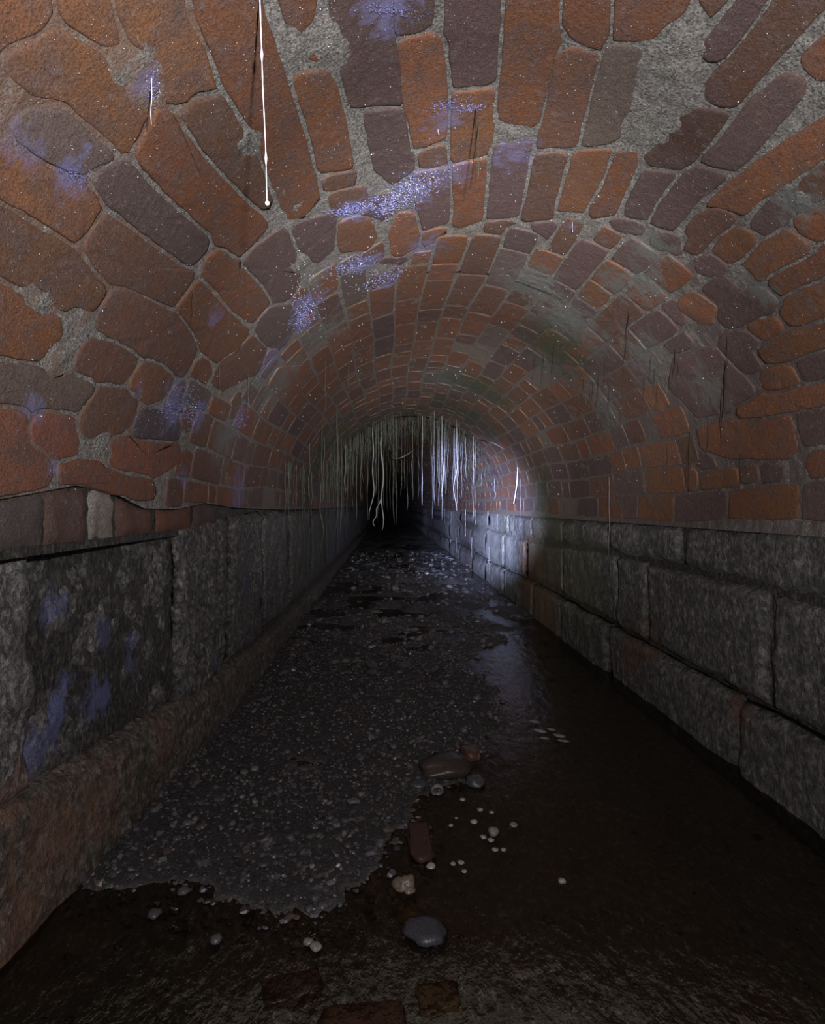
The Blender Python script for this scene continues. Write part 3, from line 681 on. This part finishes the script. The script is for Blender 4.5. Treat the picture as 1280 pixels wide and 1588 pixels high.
mesh_obj('footing', V, gridfaces(len(ys), len(prof))[:, ::-1], M_FOOT, wl)
# crushed header bricks under the overhanging edge of the vault, left side
thz = lambda y: EYE+R*np.sin(PI-thend(y))
for (u0, u1, col) in [(-60,62,(.12,.11,.10)),(68,130,(.12,.075,.055)),(136,172,(.34,.32,.28)),(178,236,(.15,.075,.05)),(240,292,(.20,.08,.045)),(298,335,(.11,.08,.075))]:
    ya, yb = wallp(u0, 800, -.462)[1], wallp(u1, 800, -.462)[1]
    mb = MB()
    n, m = 9, 6
    a, b = np.meshgrid(np.linspace(0, 1, n), np.linspace(0, 1, m), indexing='ij')
    Y = ya-.001+(yb-ya+.004)*a; ztop = thz(Y)-.002; Z = .528+(ztop-.528)*b
    e = np.minimum(np.minimum(a, 1-a)*(yb-ya), np.minimum(b, 1-b)*(ztop-.54))
    X = -.456+.005*fbm(Y*40, Z*40, u0, 3, 2)-.006*np.clip(1-e/.006, 0, 1)
    V = np.stack([X, Y, Z], -1).reshape(-1, 3)
    mesh_obj('brick', V, gridfaces(n, m)[:, ::-1], M_BRICK, wl, True, np.array(col))
ys = np.arange(.2, 1.7, .008); zs = np.linspace(.515, .612, 12)
Y, Z = np.meshgrid(ys, zs, indexing='ij'); Z = np.minimum(Z, thz(Y)+.001)
X = -.463+.003*fbm(Y*60, Z*60, 4, 3, 19)
mesh_obj('mortar_bed', np.stack([X, Y, Z], -1).reshape(-1, 3), gridfaces(len(ys), len(zs))[:, ::-1], M_MORTAR2, wl)
# tunnel end, painted black to stand in for the darkness far off
M_END = mat_simple('painted_far_dark', (.012, .012, .012), .9, .1)
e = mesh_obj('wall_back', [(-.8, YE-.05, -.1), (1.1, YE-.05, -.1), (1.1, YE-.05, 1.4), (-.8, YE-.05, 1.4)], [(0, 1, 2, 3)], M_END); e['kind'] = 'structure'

# ------------------------------------------------------------ floor: silt bed and gravel bank
BANK = [tuple(ground(u, v)[:2]) for u, v in [(110,1400),(300,1440),(480,1452),(560,1430),(640,1385),(682,1325),(660,1250),(735,1215),(745,1180),(825,1120),(770,1060),(735,1012),(800,1000),(870,985),(930,965)]]+[(1.2, 20), (-.6, 20), (-.6, .9)]
def polydist(x, y, P):
    d = np.full(x.shape, 9.); ins = np.zeros(x.shape, bool); n = len(P)
    for i in range(n):
        x1, y1 = P[i]; x2, y2 = P[i-1]
        ex, ey = x2-x1, y2-y1; t = np.clip(((x-x1)*ex+(y-y1)*ey)/(ex*ex+ey*ey+1e-9), 0, 1)
        d = np.minimum(d, np.hypot(x-x1-t*ex, y-y1-t*ey))
        if abs(y2-y1) > 1e-9:
            c = ((y1 > y) != (y2 > y)) & (x < ex*(y-y1)/ey+x1); ins ^= c
    return np.where(ins, d, -d)
WL = 0.0
def bed(x, y):
    d = polydist(x+.03*fbm(x*9, y*9, 2, 3, 71), y+.05*fbm(x*7, y*7, 5, 3, 72), BANK)
    h = -.016+.026*np.clip((d+.05)/.15, 0, 1)+.008*fbm(x*22, y*16, 3, 3, 45)*np.clip(1-np.abs(d)/.12, 0, 1)
    h = h+.006*fbm(x*10, y*10, 1, 4, 41)+.0045*fbm(x*60, y*50, 2, 3, 42)
    # right-hand channel is deeper, far reach is ribbed
    h = h-.03*np.clip((x-.45)/.2, 0, 1)*np.clip((3.2-y)/.8, 0, 1)
    h = h+np.clip((y-2.0)/.8, 0, 1)*(.050*fbm(x*6, y*7, 9, 4, 43)-.008)
    h = h+.010*np.clip((d)/.05, 0, 1)*fbm(x*5, y*4, 8, 3, 44)*(1+0*x)
    return h
ys = np.concatenate([np.arange(-.6, .6, .03), np.arange(.6, 2.4, .0085), np.arange(2.4, 5, .025), np.arange(5, YE, .12)])
xs = np.linspace(-.60, .86, 170)
Xg, Yg = np.meshgrid(xs, ys, indexing='ij')
V = np.stack([Xg, Yg, bed(Xg, Yg)], -1).reshape(-1, 3)
fl = mesh_obj('floor', V, gridfaces(len(xs), len(ys))[:, ::-1], M_BED); fl['kind'] = 'structure'
xs2 = np.linspace(-.55, .82, 60); ys2 = np.concatenate([np.arange(-.6, 3, .03), np.arange(3, YE, .2)])
Xg, Yg = np.meshgrid(xs2, ys2, indexing='ij')
V = np.stack([Xg, Yg, WL+.0012*fbm(Xg*14, Yg*9, 1, 3, 55)], -1).reshape(-1, 3)
wa = mesh_obj('water', V, gridfaces(len(xs2), len(ys2))[:, ::-1], M_WATER)
tag(wa, 'shallow dark rippled water covering the tunnel floor beside the gravel bank', 'water', kind='stuff')

# pebble shapes
def ico():
    t = (1+5**.5)/2
    v = np.array([(-1,t,0),(1,t,0),(-1,-t,0),(1,-t,0),(0,-1,t),(0,1,t),(0,-1,-t),(0,1,-t),(t,0,-1),(t,0,1),(-t,0,-1),(-t,0,1)], float)
    v /= np.linalg.norm(v[0])
    f = [(0,11,5),(0,5,1),(0,1,7),(0,7,10),(0,10,11),(1,5,9),(5,11,4),(11,10,2),(10,7,6),(7,1,8),(3,9,4),(3,4,2),(3,2,6),(3,6,8),(3,8,9),(4,9,5),(2,4,11),(6,2,10),(8,6,7),(9,8,1)]
    return v, f
IV, IF = ico()
def subdiv(v, f):
    v = [tuple(p) for p in v]; c = {}; g = []
    def mid(a, b):
        k = (min(a, b), max(a, b))
        if k not in c:
            p = (np.array(v[a])+np.array(v[b])); p /= np.linalg.norm(p); c[k] = len(v); v.append(tuple(p))
        return c[k]
    for a, b, d in f:
        x, y, z = mid(a, b), mid(b, d), mid(d, a); g += [(a,x,z),(b,y,x),(d,z,y),(x,y,z)]
    return np.array(v), g
I2V, I2F = subdiv(IV, IF); I3V, I3F = subdiv(I2V, I2F)
def rot(a):
    c, s = math.cos(a), math.sin(a); return np.array([[c, -s, 0], [s, c, 0], [0, 0, 1]])
PC = [(.075,.075,.08),(.10,.10,.108),(.13,.13,.145),(.05,.048,.045),(.17,.165,.15),(.11,.085,.07),(.09,.093,.115)]
# gravel nobody could count
allv = []; allf = []; allc = []; nb = 0
def scatter(n, sampler, smin, smax, cols, lift=.3):
    global nb
    for _ in range(n):
        x, y = sampler()
        s = smin*(smax/smin)**(random.random()**2.2)
        v = IV*np.array([s*random.uniform(.7, 1.3), s*random.uniform(.7, 1.3), s*random.uniform(.4, .8)])
        v = v*(1+.25*rng.standard_normal((12, 1))*.6)
        v = v@rot(random.random()*6.28).T
        if random.random() < .5: v[:, 2] += v[:, 0]*random.uniform(-.3, .3)
        z = BH(x, y)
        if z < -.008 and random.random() < .6: continue
        v += np.array([x, y, z+s*lift])
        allv.append(v); allf.append(np.array(IF)+nb); nb += 12
        c = np.array(random.choice(cols))*random.uniform(.7, 1.4); allc.append(np.tile(c, (12, 1)))
_gx = np.linspace(-.6, .86, 300); _gy = np.linspace(.55, 8, 1200)
_GX, _GY = np.meshgrid(_gx, _gy, indexing='ij'); _BH = bed(_GX, _GY); _D = polydist(_GX, _GY, BANK)
def _ix(x, y): return int(np.clip((x+.6)/1.46*299, 0, 299)), int(np.clip((y-.55)/7.45*1199, 0, 1199))
def BH(x, y): return _BH[_ix(x, y)]
def samp_bank():
    while True:
        y = .75+2.2*random.random()**1.3; x = random.uniform(-.5, .5)
        if _D[_ix(x, y)] > -.01: return x, y
def samp_any():
    y = .65+5*random.random()**1.6; return random.uniform(-.46, .76), y
scatter(16000, samp_bank, .0016, .0065, PC)
scatter(3200, samp_any, .002, .008, PC, .1)
scatter(2200, lambda: (random.uniform(-.4, .75), random.uniform(1.9, 7)), .005, .026, PC, .2)
scatter(500, samp_bank, .005, .011, PC, .2)
g = mesh_obj('gravel', np.concatenate(allv), np.concatenate(allf), M_PEB, None, False, np.concatenate(allc))
tag(g, 'dark wet gravel heaped in a bank along the middle and left of the floor', 'gravel', kind='stuff')

# single stones that stand out, each a thing
def rock(name, u, v, size, col, label, cat='stone', group=None, flat=.6, rz=None, ang=.22, fine=True, zoff=.25, aspect=1.0, mat=None):
    p = ground(u, v); x, y = p[0], p[1]
    z = max(BH(x, y), -.004)
    p = ground(u, v, z+size*.2); x, y = p[0], p[1]
    vv = (I3V if fine else I2V).copy(); sd = u*.37+v
    d = 1+ang*fbm(vv[:,0]*1.6+sd, vv[:,1]*1.6, vv[:,2]*1.6, 2, 5)*1.8+.10*fbm(vv[:,0]*6+sd, vv[:,1]*6, vv[:,2]*6, 2, 6)
    vv = vv*d[:, None]
    vv = np.clip(vv, -np.array([1.15, 1.0, .95]), np.array([1.05, 1.15, .85]))
    vv = vv*np.array([size*aspect, size, size*flat])@rot(rz if rz is not None else random.random()*3).T
    o = mesh_obj(name, vv, I3F if fine else I2F, mat or M_PEB, None, True, np.array(col))
    o.location = (x, y, max(BH(x, y), -.012 if size > .012 else -.002)+size*flat*zoff)
    tag(o, label, cat, group); return o
W1 = (.48,.48,.46); GR = (.12,.12,.125)
rock('rock', 690, 1185, .045, (.055,.04,.034), 'largest rounded rock on the bank behind the small ring', 'rock', flat=.5, aspect=1.3, rz=.3)
rock('rock', 738, 1213, .022, (.085,.085,.09), 'knobbly dark rock at the water edge right of the small ring', 'rock', flat=.7)
rock('rock', 648, 1216, .018, (.08,.08,.085), 'small dark rock left of the small ring', 'rock', flat=.6)
rock('rock', 628, 1375, .019, (.24,.19,.14), 'pale brown pointed stone at the near tip of the gravel bank', 'rock', flat=1.1, aspect=.75, ang=.4, rz=.5)
rock('rock', 662, 1440, .030, (.07,.07,.085), 'smooth wet grey rock breaking the water in the foreground', 'rock', flat=.55, zoff=.35)
rock('rock', 640, 1415, .020, (.20,.12,.04), 'ochre stained stone behind the smooth wet foreground rock', 'rock', flat=.4)
rock('rock', 395, 1192, .010, (.22,.22,.20), 'pale stone on the left side of the gravel bank', 'pebble', flat=.7, fine=False)
rock('pebble', 378, 1198, .009, (.16,.16,.15), 'duller stone touching the pale stone on the left gravel', 'pebble', flat=.7, fine=False)
rock('pebble', 605, 1360, .006, W1, 'white pebble left of the pointed brown stone', 'pebble', fine=False)
rock('pebble', 490, 1472, .0075, (.30,.29,.24), 'cream pebble in the water before the bank edge', 'pebble', fine=False, zoff=.6)
rock('pebble', 478, 1464, .007, (.25,.25,.22), 'cream pebble just left of its twin in the near water', 'pebble', fine=False, zoff=.6)
rock('pebble', 525, 1342, .004, (.8,.8,.8), 'tiny bright white pebble low on the gravel bank', 'pebble', fine=False, zoff=.8)
rock('pebble', 484, 1340, .005, (.3,.3,.27), 'small pale pebble left of the tiny bright white one', 'pebble', fine=False, zoff=.8)
rock('pebble', 766, 1295, .011, (.30,.28,.24), 'largest pale pebble among those in the water right of the bank', 'pebble', flat=.8, fine=False, zoff=.7)
rock('pebble', 797, 1281, .0075, (.33,.33,.32), 'flat pale pebble rightmost of the cluster in the water', 'pebble', fine=False, flat=.4, zoff=.6)
rock('pebble', 480, 963, .010, (.5,.5,.48), 'white stone on the far left edge of the gravel', 'pebble', fine=False, zoff=.8)
rock('pebble', 618, 864, .03, (.38,.37,.34), 'flat pale stone lying far down the tunnel', 'stone', fine=False, flat=.3, aspect=1.5, rz=0)
rock('pebble', 872, 1370, .006, (.4,.4,.4), 'lone bright pebble in the open right-hand water', 'pebble', fine=False, zoff=.8)
for (u, v, s) in [(718,1242,.006),(745,1258,.006),(763,1262,.005),(735,1276,.007),(708,1271,.004),(700,1282,.005),(750,1300,.006),(762,1305,.006),(715,1340,.006),(703,1342,.005),(720,1354,.005),(768,1320,.006),(781,1320,.005),(668,1345,.008)]:
    rock('pebble', u, v, s, W1, 'small pale pebble in the cluster under the water beside the bank', 'pebble', 'small pale pebbles in the water right of the bank', fine=False, flat=.45, zoff=.6)
for (u, v, s) in [(830,1120,.010),(838,1134,.011),(855,1132,.009),(868,1142,.011),(875,1150,.010),(845,1146,.009)]:
    rock('slate_flake', u, v, s, (.38,.38,.38), 'flat grey flake in the fan on the water right of the bank', 'stone', 'flat stone flakes fanned out on the water', fine=False, flat=.22, aspect=1.6, rz=random.uniform(-.7, -.2), zoff=.5)
for (u, v, s) in [(300,1188,.008),(305,1215,.008),(290,1275,.009),(275,1300,.009),(560,1230,.009),(285,1385,.009),(240,1420,.010),(335,1460,.009),(480,1410,.007),(500,1405,.008),(540,1310,.007),(450,1300,.008),(610,1160,.010),(470,1110,.011),(550,1080,.012),(620,1040,.012),(700,1090,.012),(720,1130,.012),(690,1060,.013),(740,1085,.012),(760,1110,.012),(780,1090,.011),(520,1010,.012),(640,990,.014),(700,980,.015),(590,940,.016),(680,935,.018),(750,1000,.014),(560,900,.02),(640,905,.02),(705,905,.02)]:
    rock('pebble', u, v, s, random.choice([GR, (.16,.16,.17), (.10,.10,.11)]), 'mid grey stone lying loose on the gravel bank', 'stone', 'loose mid grey stones on the gravel bank', fine=False, flat=.6, zoff=.5)

# loose broken bricks on the floor
def floor_brick(u, v, L, Wd, H, rz, col, label, z=None):
    p = ground(u, v, .005); x, y = p[0], p[1]
    n = 7
    me = MB(); vs = []; a = np.linspace(-1, 1, n)
    V2 = I3V.copy(); V2 = np.sign(V2)*np.abs(V2)**.35; V2 /= np.abs(V2).max()
    V2 = V2*(1+.22*fbm(I3V[:,0]*2+u, I3V[:,1]*2, I3V[:,2]*2, 3, 4))[:, None]+.05*rng.standard_normal(V2.shape)
    V2 = V2*np.array([L/2, Wd/2, H/2])@rot(rz).T
    o = mesh_obj('broken_brick', V2, I3F, M_PEB, None, True, np.array(col))
    o.location = (x, y, BH(x, y)-H*.12)
    tag(o, label, 'brick'); return o
floor_brick(652, 1300, .04, .11, .03, .05, (.075,.036,.027), 'dark red brick bedded lengthwise in the right edge of the gravel bank')
floor_brick(728, 1168, .035, .055, .03, .3, (.11,.05,.03), 'small broken orange brick behind the largest rock')
floor_brick(455, 1512, .07, .04, .03, .3, (.09,.05,.038), 'reddish brick piece under the water at the lower left')
floor_brick(565, 1560, .10, .045, .03, .05, (.10,.05,.036), 'long reddish brick piece under the water at the bottom edge')
floor_brick(680, 1525, .05, .04, .02, .2, (.10,.06,.03), 'orange brown brick lump under water at bottom centre')

# a small ring of pipe standing in the gravel
def torus_ring(u, v):
    p = ground(u, v, .01); V = []; Fc = []; n, m = 28, 8; Rr, r = .0105, .0028
    for i in range(n):
        a = 2*PI*i/n
        for j in range(m):
            b = 2*PI*j/m; rr = Rr+r*math.cos(b); V.append((rr*math.cos(a), r*1.6*math.sin(b), rr*math.sin(a)))
    for i in range(n):
        for j in range(m): Fc.append((i*m+j, i*m+(j+1) % m, ((i+1) % n)*m+(j+1) % m, ((i+1) % n)*m+j))
    o = mesh_obj('pipe_ring', V, Fc, mat_simple('ring_plastic', (.20,.20,.20), .35, .5, 120, .6))
    o.location = (p[0], p[1], max(BH(p[0], p[1]), 0)+.010); o.rotation_euler = (.3, 0, .1)
    tag(o, 'small grey ring standing upright in the gravel between dark rocks', 'ring')
torus_ring(678, 1225)

# ------------------------------------------------------------ roots and strands hanging from the vault
def strand_geo(top, length, r0, wob, seed, lean=(0, 0), sides=5, seg=14, bead=0):
    V = []; Fc = []
    for i in range(seg+1):
        t = i/seg
        x = top[0]+lean[0]*t+wob*t*math.sin(seed+t*5)*.5+wob*.5*math.sin(seed*3+t*13)*t
        y = top[1]+lean[1]*t+wob*t*math.cos(seed*2+t*4)*.4
        z = top[2]+.012-(length+.012)*t
        r = r0*(1-.55*t)*(1+.25*math.sin(seed+i*2.3))+(bead if i in (seg//3, seg*4//5) else 0)
        if i == seg: r = r0*.25
        for k in range(sides):
            a = 2*PI*k/sides; V.append((x+r*math.cos(a), y+r*math.sin(a), z))
    for i in range(seg):
        for k in range(sides):
            Fc.append((i*sides+k, (i+1)*sides+k, (i+1)*sides+(k+1) % sides, i*sides+(k+1) % sides))
    Fc.append(tuple(range(sides))); Fc.append(tuple(range(seg*sides+sides-1, seg*sides-1, -1)))
    return V, Fc
def strand(name, top, length, r0, wob, mat, label, cat='root', group=None, **k):
    V, Fc = strand_geo((0, 0, 0), length, r0, wob, random.random()*9, **k)
    o = mesh_obj(name, V, Fc, mat); o.location = top; tag(o, label, cat, group); return o
# the bright white thread near the camera
t = vpx(402, -12); ln = (315+12)*t[1]/F
th_ = strand('hanging_thread', t, ln, .0011, .0006, M_STRAND, 'long glistening white thread hanging from the near ceiling at upper left', 'thread', lean=(.0085, 0), seg=30, bead=.0009)
dv = IV*.0028+np.array([.0085, 0, -ln]); mesh_obj('end_drop', dv, IF, M_STRAND, th_)
# drips on the near ceiling
for (u, v, l, m_, lab) in [(235,120,.050,M_STRAND,'short white drip on the mortar lump at upper left'),(680,200,.010,M_STRAND,'tiny lilac droplet stalk on the crown bricks'),
        (738,165,.125,M_ROOTD,'dark root over the cracked crown brick'),(742,190,.09,M_ROOT,'pale slime thread beside the dark crown root'),(888,345,.02,M_STRAND,'short lilac drip right of the crown')]:
    strand('drip', vpx(u, v), l, .0009, .001, m_, lab, 'drip')
# thin dark roots along the right haunch
RR = [(975,482,572,.8),(972,500,560,.6),(1128,520,600,.9),(1125,560,690,1.4),(1120,600,665,1.0),(1047,540,602,.7),(1040,570,610,.5),(920,590,640,.9),(915,600,632,.7),(928,585,655,.8),
      (830,550,600,.8),(843,550,598,.8),(860,532,585,.8),(945,600,635,.6),(1000,580,620,.5),(1015,575,615,.5),(1098,655,720,.7),(1070,665,765,1.0),(1065,700,750,.7),(1148,700,760,.6),(1010,550,590,.5),
      (938,560,600,.5),(1020,595,630,.5),(1035,690,730,.5),(1052,560,590,.5),(905,585,625,.5),(880,640,700,.5),(910,700,740,.5)]
for (u, v0, v1, r) in RR:
    t = vpx(u, v0); l = (v1-v0)*t[1]/F
    strand('hanging_root', t, l, .0007*r+.0003, .003, M_ROOTD, 'thin dark root hanging against the right haunch of the vault', 'root', 'thin dark roots on the right haunch')
for (u, v0, v1) in [(505,560,640),(300,440,500),(540,560,600),(385,580,650),(178,520,545),(430,700,830),(340,560,600)]:
    t = vpx(u, v0); l = (v1-v0)*t[1]/F
    strand('hanging_root', t, l, .0007, .003, M_ROOT, 'thin pale thread hanging against the left haunch bricks', 'root', 'thin pale threads on the left haunch')
# the curtain at the far end
def ctop(u, v): return vpx(u, v, R)
def far_top(u, y):
    x = min(max((u-U0)*y/F, CX-.97*R), CX+.97*R); k = max(0.02, 1-((x-CX)/(R))**2); rr = R
    return Vector((x, y, EYE+math.sqrt(k)*rr))
def far_root(u, y, vend, r, mat, label, group=None, **k):
    t = far_top(u, y); zend = EYE-(vend-V0)*y/F
    if y > LIP: t.z += .035
    return strand('hanging_root', t, max(.05, t.z-zend), r, k.pop('wob', .008), mat, label, 'root', group, seg=k.pop('seg', 12), **k)
GL = 'pale green roots at the left of the far curtain'; GC = 'thin grey roots in the middle of the far curtain'; GRR = 'bright white roots at the right of the far curtain'
for i in range(62):
    u = random.gauss(552, 40); u = min(max(u, 485), 640); y = random.uniform(4.0, 5.6)
    far_root(u, y, random.uniform(715, 790) if random.random() < .8 else random.uniform(790, 830), random.uniform(.0014, .0032), M_ROOT, 'pale green root in the left part of the far hanging curtain', GL)
for i in range(24):
    u = random.uniform(600, 690); y = random.uniform(4.0, 6)
    far_root(u, y, random.uniform(700, 780), random.uniform(.0012, .0025), M_ROOT, 'thin grey root in the middle of the far hanging curtain', GC)
for i in range(34):
    u = random.gauss(708, 26); y = random.uniform(3.6, 4.6)
    u = min(max(u, 655), 770)
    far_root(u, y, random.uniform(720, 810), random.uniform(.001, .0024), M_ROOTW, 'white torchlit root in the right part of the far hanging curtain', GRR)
for i in range(32):
    u = random.uniform(440, 530); y = random.uniform(2.6, 3.9); x = (u-U0)*y/F
    if x < -.42: y = .42*F/(U0-u)
    far_root(u, y, random.uniform(740, 850), random.uniform(.001, .002), M_ROOT, 'thin root trailing down the left wall before the dark opening', 'thin roots trailing down the far left wall', wob=.01)
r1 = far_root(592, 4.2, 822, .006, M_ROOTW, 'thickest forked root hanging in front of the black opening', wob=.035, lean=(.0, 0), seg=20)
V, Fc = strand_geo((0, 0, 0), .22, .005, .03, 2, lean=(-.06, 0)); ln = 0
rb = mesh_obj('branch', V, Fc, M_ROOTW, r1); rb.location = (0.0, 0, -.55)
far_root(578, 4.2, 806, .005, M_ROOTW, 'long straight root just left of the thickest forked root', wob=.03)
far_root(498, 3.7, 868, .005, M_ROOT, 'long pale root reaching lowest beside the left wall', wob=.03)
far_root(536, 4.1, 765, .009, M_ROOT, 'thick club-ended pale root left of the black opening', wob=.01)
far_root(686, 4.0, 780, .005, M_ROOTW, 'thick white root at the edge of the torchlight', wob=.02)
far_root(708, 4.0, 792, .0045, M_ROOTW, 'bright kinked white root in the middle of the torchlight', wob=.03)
for (u, v0, v1, r) in [(722,792,832,.0045),(737,792,814,.003),(700,795,815,.002),(757,795,818,.002),(708,835,860,.002),(732,835,865,.002),(759,850,892,.002),(690,790,812,.002),(772,800,822,.0016),(945,745,865,.0009),(807,745,800,.0012)]:
    p = wallp(u, v0, XR-.035)
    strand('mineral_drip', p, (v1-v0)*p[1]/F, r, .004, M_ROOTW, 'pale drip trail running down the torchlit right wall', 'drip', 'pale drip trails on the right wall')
# hooked root: leaves the right haunch sideways, then drops
def tube(pts, r, mat, name, label=None, parent=None, sides=6):
    V = []; Fc = []
    P = [Vector(p) for p in pts]
    for i, p in enumerate(P):
        d = (P[min(i+1, len(P)-1)]-P[max(i-1, 0)]).normalized(); a = d.cross(Vector((0, 1, 0.01))).normalized(); b = d.cross(a)
        rr = r*(1-.5*i/len(P))*(1+.15*math.sin(i*3))
        for k in range(sides):
            w_ = 2*PI*k/sides; q = p+a*rr*math.cos(w_)+b*rr*math.sin(w_); V.append(tuple(q))
    for i in range(len(P)-1):
        for k in range(sides): Fc.append((i*sides+k, i*sides+(k+1) % sides, (i+1)*sides+(k+1) % sides, (i+1)*sides+k))
    Fc.append(tuple(range(sides))[::-1]); Fc.append(tuple(range((len(P)-1)*sides, len(P)*sides)))
    return mesh_obj(name, V, Fc, mat, parent)
y0 = 3.3
pp = lambda u, v, y: ((u-U0)*y/F, y, EYE-(v-V0)*y/F)
a0 = vpx(745, 682)
hk = tube([tuple(a0), pp(768, 688, y0+.15), pp(790, 700, y0), pp(803, 710, y0-.05), pp(803, 730, y0-.05), pp(802, 750, y0-.05), pp(799, 770, y0-.05), pp(797, 781, y0-.05)], .006, M_ROOTW, 'hooked_root')
tag(hk, 'hooked pale root that runs sideways then drops at right of the curtain', 'root')
hk2 = tube([tuple(vpx(600, 690)), pp(610, 712, 4.2), pp(622, 710, 4.1), pp(635, 703, 4.1), tuple(vpx(650, 690))], .007, M_ROOT, 'looped_root')
tag(hk2, 'short root looping sideways at the top of the far curtain', 'root')
# matted fine roots on the lip of the far vault
mb = MB()
for i in range(900):
    u = random.uniform(470, 760); y = random.uniform(3.7, 5.2); t = far_top(u, y)
    if abs(t.x-CX) > R*.97: continue
    if y > LIP: t.z += .035
    V, Fc = strand_geo(t, random.uniform(.03, .16)*(1.4 if u < 620 else .7), .0016, .01, random.random()*9, sides=3, seg=4); mb.add(V, Fc)
o = mb.build('root_mat', M_ROOT); tag(o, 'mat of fine greenish rootlets fringing the far lip of the vault', 'roots', kind='stuff')

# ------------------------------------------------------------ lavender mineral crusts and water droplets
def crust(cl, n, s, label, name='mineral_crust'):
    """cl: list of (u, v, du, dv) gaussian clusters in the photo, set on the vault as tiny glassy scales"""
    V = []; Fc = []; nb_ = 0
    for u, v, du, dv, ang in cl:
        for _ in range(n):
            a, b = random.gauss(0, du), random.gauss(0, dv)
            ca, sa = math.cos(ang), math.sin(ang)
            uu, vv_ = u+a*ca-b*sa, v+a*sa+b*ca
            if vv_ > 782: continue
            th, y = vault(uu, vv_)
            r_ = s*random.uniform(.5, 1.6)
            q = IV*np.array([r_, r_*1.5, r_*.5])*(1+.2*rng.standard_normal((12, 1)))
            q = q@rot(random.random()*3).T
            p = np.array(vpos(th, y, R-.0025))
            V.append(q+p); Fc.append(np.array(IF)+nb_); nb_ += 12
    o = mesh_obj(name, np.concatenate(V), np.concatenate(Fc), M_DEPO, None, True)
    tag(o, label, 'mineral crust', kind='stuff'); return o
crust([(635,292,28,12,-.35),(600,318,14,10,-.35),(545,322,16,5,-.2)], 300, .0012, 'widest glittering blue lilac crust across the crown bricks')
crust([(545,408,22,8,-.3),(590,432,22,6,-.35)], 200, .0013, 'blue lilac crust below the crack under the crown')
crust([(480,480,14,16,.5),(465,495,8,10,.4)], 190, .0013, 'blue lilac crust left of the crown at the ring joint')
crust([(270,628,22,12,-.7),(295,640,10,14,0)], 200, .0010, 'blue lilac crust on the left haunch above the ledge')
crust([(375,650,5,14,.4)], 90, .0010, 'narrow blue streak of crust right of the left haunch crust')
crust([(116,272,10,8,.5)], 120, .0006, 'small star-shaped lilac crust at the far left of the vault')
crust([(235,128,5,14,.1)], 80, .0006, 'lilac crust on the mortar lump at upper left')
crust([(605,14,26,5,.1)], 130, .0007, 'lilac crust at the very top of the crown')
crust([(690,160,16,5,-.4),(730,165,12,3,0)], 80, .0008, 'lilac crust edging the cracked crown brick')
V = []; Fc = []; k = 0
GL_ = [(635,292,26,10),(610,315,12,9),(545,415,18,7),(595,430,20,5),(480,480,12,14),(275,630,18,12),(460,440,8,25),(240,140,8,10),(510,30,6,30)]
for q_ in range(2100):
    u, v = random.uniform(0, 1280), random.uniform(0, 770)
    if q_ < 520:
        g_ = GL_[0] if q_ < 200 else random.choice(GL_); u, v = random.gauss(g_[0], g_[2]), random.gauss(g_[1], g_[3])
        if g_[2] > g_[3]: v -= (u-g_[0])*.35
    if 480 < u < 800 and v > 640: continue
    th, y = vault(u, v)
    if y > 3.8: continue
    r_ = random.uniform(.0003, .0007)*y**.8*(1.8 if random.random() < .06 else 1)
    V.append(IV*r_+np.array(vpos(th, y, R-.004))); Fc.append(np.array(IF)+k); k += 12
o = mesh_obj('water_droplets', np.concatenate(V), np.concatenate(Fc), M_DROP); tag(o, 'tiny condensation droplets with glints painted white, dotted over the brick vault', 'droplets', kind='stuff')
